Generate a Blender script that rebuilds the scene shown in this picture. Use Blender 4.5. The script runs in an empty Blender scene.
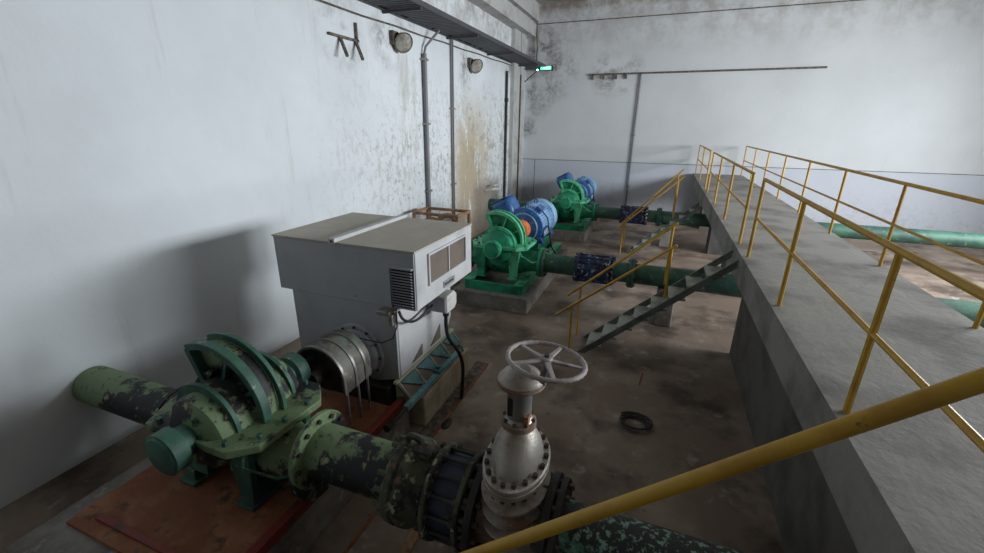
import bpy, bmesh, math, random
from mathutils import Vector, Matrix
random.seed(7)
PI = math.pi
sc = bpy.context.scene
COL = sc.collection

# ------------------------------------------------------------------ materials
def ramp_node(nt, src, lo, hi):
    r = nt.nodes.new('ShaderNodeMapRange'); r.clamp = True
    r.inputs['From Min'].default_value = lo; r.inputs['From Max'].default_value = hi
    nt.links.new(src, r.inputs['Value']); return r.outputs['Result']

def noise(nt, scale, detail=6, rough=.6, vec=None, stretch=None, world=False):
    tc = nt.nodes.new('ShaderNodeNewGeometry') if world else nt.nodes.new('ShaderNodeTexCoord')
    out = tc.outputs['Position'] if world else tc.outputs['Object']
    if stretch:
        mp = nt.nodes.new('ShaderNodeMapping'); mp.inputs['Scale'].default_value = stretch
        nt.links.new(out, mp.inputs['Vector']); out = mp.outputs['Vector']
    n = nt.nodes.new('ShaderNodeTexNoise'); n.inputs['Scale'].default_value = scale
    n.inputs['Detail'].default_value = detail; n.inputs['Roughness'].default_value = rough
    nt.links.new(out, n.inputs['Vector'])
    return n.outputs['Fac']

def mixc(nt, fac, a, b):
    m = nt.nodes.new('ShaderNodeMix'); m.data_type = 'RGBA'
    nt.links.new(fac, m.inputs[0])
    if isinstance(a, tuple): m.inputs[6].default_value = (*a, 1)
    else: nt.links.new(a, m.inputs[6])
    if isinstance(b, tuple): m.inputs[7].default_value = (*b, 1)
    else: nt.links.new(b, m.inputs[7])
    return m.outputs[2]

def mul(nt, a, b):
    m = nt.nodes.new('ShaderNodeMath'); m.operation = 'MULTIPLY'
    nt.links.new(a, m.inputs[0])
    if isinstance(b, (int, float)): m.inputs[1].default_value = b
    else: nt.links.new(b, m.inputs[1])
    return m.outputs[0]

def mat(name, base, layers=(), rough=.6, metal=0., bump=0., bscale=30, emit=None, world=False):
    m = bpy.data.materials.new(name); m.use_nodes = True
    nt = m.node_tree; bs = nt.nodes['Principled BSDF']
    bs.inputs['Roughness'].default_value = rough; bs.inputs['Metallic'].default_value = metal
    bs.inputs['Base Color'].default_value = (*base, 1)
    c = base
    for L in layers:      # (colour, scale, lo, hi[, stretch])
        st = L[4] if len(L) > 4 else None
        c = mixc(nt, ramp_node(nt, noise(nt, L[1], stretch=st, world=world), L[2], L[3]), c, L[0])
    if layers: nt.links.new(c, bs.inputs['Base Color'])
    if bump:
        b = nt.nodes.new('ShaderNodeBump'); b.inputs['Strength'].default_value = bump
        b.inputs['Distance'].default_value = .02
        nt.links.new(noise(nt, bscale, world=world), b.inputs['Height']); nt.links.new(b.outputs[0], bs.inputs['Normal'])
    if emit:
        bs.inputs['Emission Color'].default_value = (*emit[0], 1); bs.inputs['Emission Strength'].default_value = emit[1]
    return m

def wall_mat(name, base, left=False):
    m = bpy.data.materials.new(name); m.use_nodes = True
    nt = m.node_tree; bs = nt.nodes['Principled BSDF']; bs.inputs['Roughness'].default_value = .8
    g = nt.nodes.new('ShaderNodeNewGeometry'); sx = nt.nodes.new('ShaderNodeSeparateXYZ')
    nt.links.new(g.outputs['Position'], sx.inputs[0])
    X, Y, Z = sx.outputs
    c = mixc(nt, ramp_node(nt, noise(nt, .5, world=True), .35, .7), base, tuple(v * .88 for v in base))
    # damp streaks running down
    c = mixc(nt, mul(nt, ramp_node(nt, noise(nt, 1.0, 8, .65, stretch=(5, 5, .5), world=True), .60, .78), .35), c, (.45, .43, .40))
    # soot and dirt up high
    hi = ramp_node(nt, Z, 5.0 if left else 5.8, 6.9 if left else 8.0)
    c = mixc(nt, mul(nt, mul(nt, ramp_node(nt, noise(nt, 1.6, 8, .7, world=True), .42, .62), hi), .75), c, (.25, .20, .17))
    # flaking paint low down
    lowm = ramp_node(nt, Z, 5.0 if left else 2.0, 3.0 if left else .4)
    if left: lowm = mul(nt, lowm, ramp_node(nt, Y, 5.5, 9.5))
    fl = ramp_node(nt, noise(nt, 5.5, 10, .72, stretch=(1, 1.3, .8), world=True), .50, .56)
    big = ramp_node(nt, noise(nt, .9, 5, .6, world=True), .38, .56)
    c = mixc(nt, mul(nt, mul(nt, fl, mul(nt, lowm, big)), .85), c, (.46, .44, .40))
    fl2 = ramp_node(nt, noise(nt, 9, 10, .75, world=True), .56, .60)
    c = mixc(nt, mul(nt, mul(nt, fl2, lowm), .7), c, (.25, .22, .19))
    if left:
        # yellow-brown water stain below the cable tray
        a = ramp_node(nt, Y, 10.9, 11.9); b = ramp_node(nt, Y, 14.6, 13.0)
        z1 = ramp_node(nt, Z, 4.6, 3.0)
        s = ramp_node(nt, noise(nt, 1.1, 10, .68, stretch=(1, 2.2, .6), world=True), .40, .47)
        c = mixc(nt, mul(nt, mul(nt, mul(nt, a, b), mul(nt, z1, s)), .95), c, (.50, .41, .28))
        sp = ramp_node(nt, noise(nt, 3.2, 10, .75, world=True), .53, .58); a2 = ramp_node(nt, Y, 11.5, 12.5)
        c = mixc(nt, mul(nt, mul(nt, sp, a2), mul(nt, ramp_node(nt, Z, 5.0, 3.6), .75)), c, (.36, .33, .28))
        a = ramp_node(nt, Y, 8.6, 8.8); b = ramp_node(nt, Y, 9.5, 9.3)
        s = ramp_node(nt, noise(nt, 2.5, 9, .65, stretch=(1, 2, .5), world=True), .45, .6)
        c = mixc(nt, mul(nt, mul(nt, mul(nt, a, b), s), .45), c, (.42, .37, .32))
        # bare render by the tap
        a = ramp_node(nt, Y, 12.6, 13.0); b = ramp_node(nt, Y, 15.3, 14.9); z1 = ramp_node(nt, Z, 1.9, 1.5)
        c = mixc(nt, mul(nt, mul(nt, mul(nt, a, b), z1), .8), c, (.25, .20, .16))
    else:
        z1 = ramp_node(nt, Z, 2.21, 2.18)
        c = mixc(nt, mul(nt, z1, .55), c, (.50, .53, .63))
        z2 = ramp_node(nt, Z, 7.45, 7.65)
        c = mixc(nt, mul(nt, mul(nt, z2, ramp_node(nt, noise(nt, 2.2, 8, .7, world=True), .35, .55)), .8), c, (.22, .17, .13))
    # cobwebbed dirt gathered round the fixtures
    spots = [(-5.45, 6.9, 5.0, .7), (-5.45, 8.35, 5.15, .7), (-5.45, 12.2, 5.1, .8), (-5.45, 16.0, 5.35, .5), (-5.45, 9.0, 5.6, .5)] if left else \
            [(-4.4, 18, 5.6, 1.4), (-5.2, 18, 4.6, 1.1), (-5.1, 18, 6.4, 1.4), (-2.2, 18, 5.3, .9), (-1.6, 18, 5.35, .8), (-5.3, 18, 3.4, .5)]
    web = mul(nt, ramp_node(nt, noise(nt, 7, 10, .75, world=True), .38, .56), ramp_node(nt, noise(nt, 1.7, 4, .6, world=True), .42, .60))
    for q in spots:
        d = nt.nodes.new('ShaderNodeVectorMath'); d.operation = 'DISTANCE'
        nt.links.new(g.outputs['Position'], d.inputs[0]); d.inputs[1].default_value = q[:3]
        c = mixc(nt, mul(nt, mul(nt, web, ramp_node(nt, d.outputs['Value'], q[3], q[3]*.15)), .85), c, (.13, .105, .09))
    nt.links.new(c, bs.inputs['Base Color'])
    b = nt.nodes.new('ShaderNodeBump'); b.inputs['Strength'].default_value = .25; b.inputs['Distance'].default_value = .02
    nt.links.new(noise(nt, 6, 8, .7, world=True), b.inputs['Height']); nt.links.new(b.outputs[0], bs.inputs['Normal'])
    return m

M = {}
M['wall_l'] = wall_mat('painted_wall', (.80, .84, .87), True)
M['wall_b'] = wall_mat('back_wall_paint', (.66, .68, .70))
M['wall_dk'] = mat('low_bounce_wall_paint', (.30, .30, .30), [((.16, .14, .12), 1.2, .45, .65)], .9, world=True)  # for unseen walls, kept dark so less light bounces onto the floor
M['ceil'] = mat('ceiling_paint', (.38, .37, .35), [((.25, .2, .17), 1.2, .45, .65)], .9, world=True)
M['beam'] = mat('beam_paint', (.50, .50, .49), [((.35, .31, .28), 2.0, .5, .7)], .85, bump=.2, bscale=8, world=True)
M['floor'] = mat('worn_concrete_floor', (.225, .165, .125), [((.37, .295, .235), .8, .46, .66), ((.095, .066, .05), 1.0, .49, .63), ((.38, .34, .30), 3.2, .60, .72), ((.10, .08, .07), 9, .64, .72)], .62, bump=.25, bscale=14, world=True)
M['conc'] = mat('plinth_concrete', (.27, .25, .22), [((.13, .115, .10), 2.0, .42, .62), ((.42, .39, .33), 4, .58, .7)], .85, bump=.4, bscale=20, world=True)
M['conc_y'] = mat('limewashed_concrete', (.56, .50, .38), [((.36, .28, .17), 2.2, .42, .62), ((.14, .11, .08), 5, .58, .7)], .85, bump=.4, bscale=18, world=True)
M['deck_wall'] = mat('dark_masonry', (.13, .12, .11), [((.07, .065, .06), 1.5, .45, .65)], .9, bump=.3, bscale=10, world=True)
M['deck'] = mat('walkway_concrete', (.27, .26, .24), [((.15, .14, .13), 1.5, .45, .65)], .85, bump=.3, bscale=14, world=True)
M['green'] = mat('green_paint', (.022, .32, .16), [((.010, .13, .075), 3.5, .45, .62), ((.25, .45, .30), 16, .66, .74)], .38, bump=.12, bscale=30)
M['green_l'] = mat('light_green_paint', (.12, .58, .32), [((.02, .24, .10), 6, .5, .66), ((.45, .55, .42), 14, .62, .72)], .42, bump=.12)
M['green_d'] = mat('dull_green_paint', (.05, .15, .10), [((.03, .08, .065), 3, .42, .6), ((.30, .34, .26), 10, .62, .72)], .55, bump=.2)
M['moss'] = mat('flaking_green_pipe_paint', (.19, .27, .14), [((.012, .014, .016), 2.3, .47, .51), ((.34, .36, .20), 9, .60, .68), ((.05, .06, .04), 16, .6, .68)], .6, bump=.45, bscale=12)
M['teal_f'] = mat('flaking_teal_pipe_paint', (.022, .026, .028), [((.09, .24, .18), 3.0, .56, .59), ((.25, .42, .33), 26, .52, .60), ((.02, .025, .025), 3.2, .58, .62)], .6, bump=.4, bscale=14)
M['blue'] = mat('blue_paint', (.035, .13, .36), [((.02, .06, .18), 3, .48, .66), ((.15, .33, .62), 9, .6, .72)], .35, bump=.08)
M['blue_l'] = mat('light_blue_sheen_paint', (.30, .50, .74), [((.08, .22, .48), 2.5, .5, .66), ((.5, .62, .75), 7, .6, .72)], .4, bump=.08)  # motor blue made paler, its sheen painted into the colour
M['blue_d'] = mat('dark_blue_pipe_paint', (.02, .045, .13), [((.01, .012, .02), 4, .45, .6), ((.45, .50, .60), 13, .57, .63)], .5, bump=.25)
M['navy'] = mat('faded_navy_rubber', (.035, .045, .085), [((.02, .022, .025), 4, .45, .6), ((.12, .14, .10), 11, .6, .72)], .6, bump=.3)
M['orange'] = mat('orange_paint', (.75, .20, .05), [((.4, .1, .04), 8, .55, .7)], .5)
M['hood'] = mat('grey_enamel', (.62, .62, .63), [((.46, .47, .49), 2, .45, .65), ((.30, .27, .24), 12, .68, .76)], .5, bump=.05)
M['hood_top'] = mat('dusty_roof_sheet', (.50, .465, .40), [((.58, .53, .46), 2, .45, .65), ((.38, .35, .30), 4, .6, .75)], .8)
M['hood_shaded'] = mat('shaded_grey_enamel', (.44, .45, .48), [((.38, .39, .42), 2.4, .45, .65), ((.14, .13, .12), 9, .69, .76)], .5, bump=.05)  # hood enamel darkened: the front faces' shade is put into the colour
M['steel'] = mat('dull_steel', (.35, .34, .33), [((.22, .17, .13), 5, .5, .65)], .45, .7, bump=.1)
M['silver'] = mat('silver_valve_paint', (.42, .39, .35), [((.28, .20, .14), 3.5, .48, .64), ((.66, .64, .60), 6, .58, .70), ((.22, .12, .07), 14, .66, .74)], .42, .35, bump=.2, bscale=24)
M['valve_body'] = mat('rusty_valve_casting', (.27, .22, .18), [((.20, .10, .055), 3.2, .46, .6), ((.38, .35, .31), 8, .6, .7)], .65, .15, bump=.35, bscale=20)
M['rib'] = mat('greyed_rib_casting', (.46, .41, .37), [((.26, .15, .09), 4, .5, .62)], .6, .15, bump=.3)
M['wheel'] = mat('mauve_grey_wheel_paint', (.40, .35, .35), [((.25, .20, .19), 8, .52, .64), ((.55, .49, .48), 12, .6, .7)], .5, .1, bump=.15)
M['bolt'] = mat('dark_bolt_steel', (.075, .06, .05), [((.16, .10, .07), 20, .5, .6)], .6, .5)
M['dark'] = mat('blackened_iron', (.035, .034, .034), [((.09, .075, .06), 5, .5, .65)], .6, .3, bump=.2)
M['black'] = mat('black_rubber', (.015, .015, .016), [((.03, .03, .03), 8, .5, .7)], .5)
M['crust'] = mat('crusted_flange_paint', (.09, .095, .06), [((.025, .025, .02), 6, .45, .55), ((.36, .38, .24), 11, .58, .64), ((.20, .11, .06), 7, .60, .68)], .75, bump=.7, bscale=16)
M['teal'] = mat('teal_enamel', (.07, .22, .23), [((.04, .12, .13), 4, .5, .65), ((.25, .40, .36), 9, .6, .7)], .45, bump=.1)
M['teal_l'] = mat('pale_teal_enamel', (.20, .47, .46), [((.10, .28, .28), 4, .5, .65), ((.40, .58, .52), 9, .6, .7)], .45)
M['lime'] = mat('pale_lime_edge_paint', (.50, .56, .36), [((.3, .3, .18), 8, .55, .65)], .5)
M['rust'] = mat('red_oxide_rust', (.24, .085, .04), [((.36, .16, .075), 2.6, .45, .62), ((.10, .05, .035), 5, .55, .66)], .8, bump=.35)
M['red'] = mat('dull_red_paint', (.22, .03, .02), [((.10, .04, .03), 5, .5, .62)], .6, bump=.2)
M['rust_b'] = mat('brown_rust', (.30, .16, .09), [((.46, .27, .15), 6, .5, .62), ((.14, .08, .055), 9, .56, .66)], .8, bump=.3)
M['yellow'] = mat('yellow_handrail_paint', (.56, .33, .03), [((.42, .22, .02), 4, .5, .66), ((.12, .08, .04), 26, .66, .72)], .45, bump=.12, bscale=40)
M['stair'] = mat('grey_green_steel', (.17, .20, .18), [((.10, .11, .10), 4, .48, .62), ((.27, .28, .25), 8, .6, .7)], .55, .2, bump=.15)
M['tread'] = mat('worn_tread_steel', (.36, .38, .34), [((.22, .23, .20), 4, .48, .62)], .6, .1, bump=.15)
M['tray'] = mat('galvanised_tray', (.10, .10, .11), [((.08, .08, .085), 3, .45, .65)], .6, .4)
M['conduit'] = mat('grey_conduit', (.19, .19, .21), [((.2, .18, .17), 6, .55, .7)], .5, .2)
M['soot'] = mat('cobwebbed_dirt', (.10, .08, .065), [((.2, .17, .14), 12, .45, .6)], .95, bump=.6)
M['lamp'] = mat('dusty_lamp_glass', (.40, .37, .33), [((.18, .15, .12), 6, .45, .62)], .6)
M['mesh'] = mat('window_screen', (.20, .16, .13), [((.13, .10, .085), 2, .45, .62)], .5)
M['exit'] = mat('green_lit_sign', (.05, .6, .35), emit=((.10, 1.0, .55), 1.5))
M['exit_w'] = mat('white_lit_mark', (.8, 1, .9), emit=((.6, 1.0, .85), 4.0))
M['white'] = mat('white_lettering', (.8, .84, .9), rough=.6)
M['pale'] = mat('pale_plastic', (.62, .61, .58), [((.4, .38, .35), 6, .55, .7)], .6)
M['jbox_side'] = mat('grey_box_enamel', (.34, .35, .38), [((.25, .25, .27), 4, .5, .65)], .5)
M['guard'] = mat('worn_guard_steel', (.21, .20, .17), [((.10, .09, .08), 4, .46, .6), ((.20, .28, .21), 3, .55, .66), ((.42, .37, .30), 9, .60, .68)], .62, .15, bump=.15)
M['plate'] = mat('name_plate_metal', (.42, .42, .41), [((.25, .24, .23), 25, .5, .6)], .4, .3)

# ------------------------------------------------------------------ mesh builder
def basis(axis):
    a = Vector(axis).normalized()
    t = Vector((0, 0, 1)) if abs(a.z) < .9 else Vector((1, 0, 0))
    u = a.cross(t).normalized(); v = a.cross(u).normalized()
    return a, u, v

class MB:
    def __init__(s): s.bm = bmesh.new()
    def loft(s, rings, cap=True, closed=True):
        bm = s.bm
        vr = [[bm.verts.new(p) for p in r] for r in rings]
        n = len(vr[0])
        for a, b in zip(vr, vr[1:]):
            for i in range(n if closed else n - 1):
                bm.faces.new((a[i], a[(i + 1) % n], b[(i + 1) % n], b[i]))
        if cap and n > 2:
            bm.faces.new(vr[0][::-1]); bm.faces.new(vr[-1])
        return s
    def box(s, c, d, rot=None):
        c = Vector(c); h = Vector(d) / 2
        R = rot.to_3x3() if rot else Matrix.Identity(3)
        r = []
        for z in (-h.z, h.z):
            r.append([c + R @ Vector((x, y, z)) for x, y in ((-h.x, -h.y), (h.x, -h.y), (h.x, h.y), (-h.x, h.y))])
        return s.loft(r)
    def b2(s, x0, x1, y0, y1, z0, z1):
        return s.box(((x0 + x1) / 2, (y0 + y1) / 2, (z0 + z1) / 2), (x1 - x0, y1 - y0, z1 - z0))
    def beam(s, p0, p1, w, h):
        p0 = Vector(p0); p1 = Vector(p1); a = (p1 - p0).normalized()
        up = Vector((0, 0, 1)) if abs(a.z) < .98 else Vector((0, 1, 0))
        u = a.cross(up).normalized(); v = u.cross(a).normalized()
        return s.loft([[p + u * sx * w / 2 + v * sy * h / 2 for sx, sy in ((-1, -1), (1, -1), (1, 1), (-1, 1))] for p in (p0, p1)])
    def cyl(s, p0, p1, r0, r1=None, n=24):
        r1 = r0 if r1 is None else r1
        p0 = Vector(p0); p1 = Vector(p1); a, u, v = basis(p1 - p0)
        return s.loft([[p + (u * math.cos(2*PI*i/n) + v * math.sin(2*PI*i/n)) * r for i in range(n)] for p, r in ((p0, r0), (p1, r1))])
    def lathe(s, o, axis, prof, n=32, sx=1, sy=1, u=None, a0=0, a1=2*PI):
        o = Vector(o); a, uu, vv = basis(axis)
        if u: uu = Vector(u); vv = a.cross(uu).normalized()
        full = abs(a1 - a0 - 2*PI) < 1e-4
        m = n if full else n + 1
        return s.loft([[o + a * h + (uu * math.cos(a0 + (a1-a0)*i/n) * sx + vv * math.sin(a0 + (a1-a0)*i/n) * sy) * max(r, .0005) for i in range(m)] for r, h in prof], cap=True, closed=True)
    def tube(s, pts, r, n=10):
        pts = [Vector(p) for p in pts]; rings = []
        a, u, v = basis(pts[1] - pts[0])
        for i, p in enumerate(pts):
            if i == 0: t = pts[1] - pts[0]
            elif i == len(pts) - 1: t = pts[-1] - pts[-2]
            else: t = (pts[i+1] - p).normalized() + (p - pts[i-1]).normalized()
            t.normalize(); u = (u - t * u.dot(t)).normalized(); v = t.cross(u)
            rings.append([p + (u * math.cos(2*PI*k/n) + v * math.sin(2*PI*k/n)) * r for k in range(n)])
        return s.loft(rings)
    def torus(s, c, axis, R, r, n=48, m=10, a0=0, a1=2*PI, wave=0):
        c = Vector(c); a, u, v = basis(axis); full = abs(a1-a0-2*PI) < 1e-4
        rings = []
        for i in range(n if full else n + 1):
            t = a0 + (a1-a0)*i/n; d = u*math.cos(t) + v*math.sin(t)
            rr = r * (1 + wave * (1 if i % 2 else -1))
            rings.append([c + d*(R + rr*math.cos(2*PI*k/m)) + a*rr*math.sin(2*PI*k/m) for k in range(m)])
        if full: rings.append(rings[0]); s.loft(rings, cap=False)
        else: s.loft(rings)
        return s
    def prism(s, pts, axis, d0, d1):
        # pts in the two other axes
        def mk(p, d):
            return {'x': (d, p[0], p[1]), 'y': (p[0], d, p[1]), 'z': (p[0], p[1], d)}[axis]
        return s.loft([[Vector(mk(p, d)) for p in pts] for d in (d0, d1)])
    def bolts(s, c, axis, R, n, r, h, ph=0, sx=1, sy=1, u=None):
        c = Vector(c); a, uu, vv = basis(axis)
        if u: uu = Vector(u); vv = a.cross(uu).normalized()
        for i in range(n):
            t = 2*PI*(i+ph)/n
            p = c + uu*math.cos(t)*R*sx + vv*math.sin(t)*R*sy
            s.cyl(p, p + a*h, r, n=6)
        return s

OFF = {}
def bolt_set(parent, m, c, axis, Rr, n, r, h, ph=0, sx=1, sy=1, u=None):
    c = Vector(c); a, uu, vv = basis(axis)
    if u: uu = Vector(u); vv = a.cross(uu).normalized()
    first = None
    for i in range(n):
        t = 2*PI*(i+ph)/n; p = c + uu*math.cos(t)*Rr*sx + vv*math.sin(t)*Rr*sy
        if first is None:
            first = build('bolt', MB().cyl(p, p + a*h, r, n=6), m, parent); p0 = p
        else:
            o = first.copy(); COL.objects.link(o); o.location = first.location + (p - p0)
def tagit(o, label=None, cat=None, group=None, kind=None):
    if label: o['label'] = label
    if cat: o['category'] = cat
    if group: o['group'] = group
    if kind: o['kind'] = kind
    return o
def build(name, mb, m, parent=None, off=None, smooth=True, bevel=0, label=None):
    bm = mb.bm
    bmesh.ops.remove_doubles(bm, verts=bm.verts, dist=1e-5)
    off = Vector(off) if off is not None else (OFF[parent.name] if parent else Vector((0, 0, 0)))
    for v in bm.verts: v.co -= off
    bmesh.ops.recalc_face_normals(bm, faces=bm.faces)
    if smooth:
        for f in bm.faces: f.smooth = True
        for e in bm.edges:
            if len(e.link_faces) != 2 or e.calc_face_angle(0) > .6: e.smooth = False
    me = bpy.data.meshes.new(name); bm.to_mesh(me); bm.free()
    me.materials.append(m)
    o = bpy.data.objects.new(name, me); COL.objects.link(o)
    OFF[o.name] = off
    if parent: o.parent = parent
    else: o.location = off
    if bevel:
        b = o.modifiers.new('bevel', 'BEVEL'); b.width = bevel; b.segments = 2; b.limit_method = 'ANGLE'; b.angle_limit = .6
    if label: o['label'] = label
    return o
def thing(name, loc, label, cat, group=None):
    o = bpy.data.objects.new(name, None); COL.objects.link(o); o.location = loc
    o.empty_display_size = .1
    OFF[o.name] = Vector(loc); tagit(o, label, cat, group); return o
def solo(name, mb, m, off, label, cat, group=None, bevel=0):
    return tagit(build(name, mb, m, None, off, bevel=bevel), label, cat, group)
def struct(name, mb, m):
    return tagit(build(name, mb, m, smooth=False), kind='structure')
def copy_tree(o, parent=None):
    c = o.copy(); COL.objects.link(c)
    if parent: c.parent = parent
    for ch in list(o.children): copy_tree(ch, c)
    return c
def dup(o, dy, label, dx=0, group=None):
    c = copy_tree(o); c.location = Vector(o.location) + Vector((dx, dy, 0)); c['label'] = label
    if group: c['group'] = group
    return c

# ------------------------------------------------------------------ the hall
XL, XR, YB, YF, ZC = -5.45, 10.5, 18.0, -5.0, 7.8
struct('floor', MB().b2(XL-.3, XR+.3, YF-.3, YB+.3, -.3, 0), M['floor'])
struct('ceiling', MB().b2(XL-.3, XR+.3, YF-.3, YB+.3, ZC, ZC+.25), M['ceil'])
struct('wall_left', MB().b2(XL-.3, XL, YF-.3, YB+.3, 0, ZC), M['wall_l'])
struct('wall_back', MB().b2(XL, XR, YB, YB+.3, 0, ZC), M['wall_b'])
struct('wall_front', MB().b2(XL, XR, YF-.3, YF, 0, ZC), M['wall_dk'])
wins = [(3.6, 6.4), (7.0, 9.8), (10.4, 13.2)]
w = MB().b2(XR, XR+.3, YF, YB, 0, 3.0).b2(XR, XR+.3, YF, YB, 5.4, ZC)
ys = [YF] + [v for p in wins for v in p] + [YB]
for a, b in zip(ys[::2], ys[1::2]): w.b2(XR, XR+.3, a, b, 3.0, 5.4)
struct('wall_right', w, M['wall_dk'])
for i, (a, b) in enumerate(wins):
    f = MB()
    for y in (a+.03, b-.03): f.b2(XR+.1, XR+.16, y-.03, y+.03, 3.0, 5.4)
    for z in (3.03, 4.2, 5.37): f.b2(XR+.1, XR+.16, a+.06, b-.06, z-.03, z+.03)
    for k in (1, 2):
        y = a + (b-a)*k/3; f.b2(XR+.11, XR+.15, y-.02, y+.02, 3.06, 5.34)
    struct('window_%d' % (i+1), f, M['steel'])
# ring beam along the top of the left wall, with its stepped face
struct('trim_1', MB().b2(XL, -5.05, YF, YB, 6.7, 7.12).b2(XL, -5.17, YF, YB, 7.12, 7.24).b2(XL, -5.0, YF, YB, 7.24, ZC), M['beam'])
struct('trim_2', MB().b2(XL, XL+.14, 16.15, 16.85, 0, 6.7).b2(XL, XL+.14, 16.93, 17.5, 0, 6.7), M['beam'])   # pilaster at the corner
struct('trim_3', MB().b2(XL, XR, YB-.012, YB, 7.13, 7.16), M['soot'])        # construction joint
struct('trim_4', MB().b2(XL, XR, YB-.006, YB, 2.185, 2.205), M['soot'])
struct('trim_5', MB().b2(-4.92, -4.90, YB-.006, YB, 0, 2.18), M['soot'])

# ------------------------------------------------------------------ on the left wall
t = thing('cable_tray', (-5.0, 6, 5.6), 'long dark perforated cable tray bracketed high along the left wall', 'cable tray')
pan = MB()
y = YF + .1
while y < 17.9:          # perforated pan: cross strips between two rails
    pan.b2(-5.42 + .12*(random.random() < .3), -4.55, y, y+.095, 5.62, 5.64); y += .13
build('pan', pan, M['tray'], t, smooth=False)
build('lip', MB().b2(-4.56, -4.53, YF, 17.95, 5.60, 5.69), M['tray'], t, smooth=False)
build('lip', MB().b2(-5.44, -5.41, YF, 17.95, 5.60, 5.74), M['tray'], t, smooth=False)
for k in range(8):
    y = -3 + k*2.8
    build('bracket', MB().b2(-5.44, -4.58, y, y+.05, 5.55, 5.60), M['tray'], t, smooth=False)
for k in range(5):
    pts = []
    x = -5.35 + k*.17
    for i in range(48):
        y = YF + .2 + i*(17.6-YF)/47
        pts.append((x + .03*math.sin(i*1.3+k), y, 5.675 + .008*math.sin(i*.9+k*2)))
    tagit(build('power_cable', MB().tube(pts, .03, 6), M['black'], None, (x, 6, 5.67)), 'thick black power cable lying in the wall cable tray', 'cable', 'power cables in the tray')
pts = [(XL+.03, YF+.3 + i*(17.2-YF)/40, 5.19 + .010*i - .018*math.sin(i*PI/4)**2 - .02) for i in range(40)]
solo('strung_cable', MB().tube(pts, .016, 6), M['soot'], (XL+.03, 6, 5.2), 'thin dirty cable strung across the left wall under the tray', 'cable')

t = thing('conduit', (XL+.06, 9.7, 1.0), 'thick grey conduit going up the left wall and bending to the tray', 'conduit')
build('pipe', MB().tube([(XL+.07, 9.68, .02), (XL+.07, 9.72, 5.05)], .052, 12).tube([(XL+.07, 9.72, 5.05), (XL+.09, 9.76, 5.2), (XL+.3, 10.05, 5.56)], .028, 10), M['conduit'], t)
for z in (1.9, 3.5, 4.9): build('clamp', MB().b2(XL, XL+.12, 9.62, 9.82, z, z+.05), M['steel'], t)
t = thing('twin_conduit', (XL+.04, 11.2, 1.0), 'pair of thin grey conduits side by side up the left wall', 'conduit')
for dy in (0, .1): build('pipe', MB().tube([(XL+.035, 11.15+dy, .02), (XL+.035, 11.2+dy, 5.62)], .022, 8), M['conduit'], t)
for z in (1.9, 3.9): build('clamp', MB().b2(XL, XL+.07, 11.10, 11.36, z, z+.04), M['steel'], t)
t = thing('drain_pipe', (XL+.06, 15.6, 0), 'dark slim pipe going up the left wall beside the corner pilaster', 'pipe')
build('pipe', MB().tube([(XL+.06, 15.6, .02), (XL+.06, 15.6, 5.3)], .045, 10), M['dark'], t)
build('collar', MB().cyl((XL+.06, 15.6, 4.3), (XL+.06, 15.6, 4.42), .07), M['dark'], t)
solo('service_pipe', MB().tube([(XL+.17, 16.89, .02), (XL+.17, 16.89, 5.3)], .025, 8), M['soot'], (XL+.17, 16.89, 0), 'thin dark pipe in the groove of the corner pilaster', 'pipe')

def wall_lamp(y, z, label):
    t = thing('round_lamp', (XL+.12, y, z), label, 'lamp', 'round lamps on the left wall')
    build('back_box', MB().box((XL+.05, y-.1, z+.05), (.10, .22, .26)), M['soot'], t, bevel=.02)
    build('arm', MB().tube([(XL+.06, y-.06, z+.05), (XL+.2, y, z+.03), (XL+.26, y+.05, z)], .03, 8), M['soot'], t)
    build('reflector', MB().lathe((XL+.16, y+.03, z), (.75, -.45, -.45), [(.07, -.10), (.16, -.05), (.20, .05), (.205, .07), (.18, .06)], 24), M['soot'], t)
    build('glass', MB().lathe((XL+.16, y+.03, z), (.75, -.45, -.45), [(.175, .05), (.175, .065), (.09, .10), (.02, .105)], 24), M['lamp'], t)
    return t
wall_lamp(8.62, 5.12, 'round dusty lamp on the left wall left of the thick conduit')
wall_lamp(12.51, 5.12, 'round cobwebbed lamp on the left wall right of the twin conduits')
t = thing('rusty_bracket', (XL+.025, 7.0, 4.9), 'broken rusty two-legged bracket hanging high on the left wall', 'bracket')
build('crossbar', MB().beam((XL+.025, 6.55, 4.93), (XL+.025, 7.35, 4.93), .05, .04), M['soot'], t)
build('upright', MB().beam((XL+.025, 7.3, 4.93), (XL+.025, 7.3, 5.22), .05, .04), M['soot'], t)
for y in (6.85, 7.28): build('leg', MB().beam((XL+.025, y, 4.91), (XL+.22, y-.1, 4.60), .045, .04), M['soot'], t)
t = thing('service_valve', (XL+.1, 14.0, 1.3), 'small pale valve and elbow on the left wall above the near pump', 'valve')
build('pipe', MB().tube([(XL+.01, 13.7, 1.42), (XL+.25, 13.75, 1.46), (XL+.3, 13.95, 1.46), (XL+.3, 14.3, 1.40)], .045, 10), M['pale'], t)
build('handle', MB().box((XL+.28, 14.0, 1.58), (.07, .42, .035)).cyl((XL+.28, 14.0, 1.48), (XL+.28, 14.0, 1.57), .02), M['pale'], t, bevel=.008)

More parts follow.
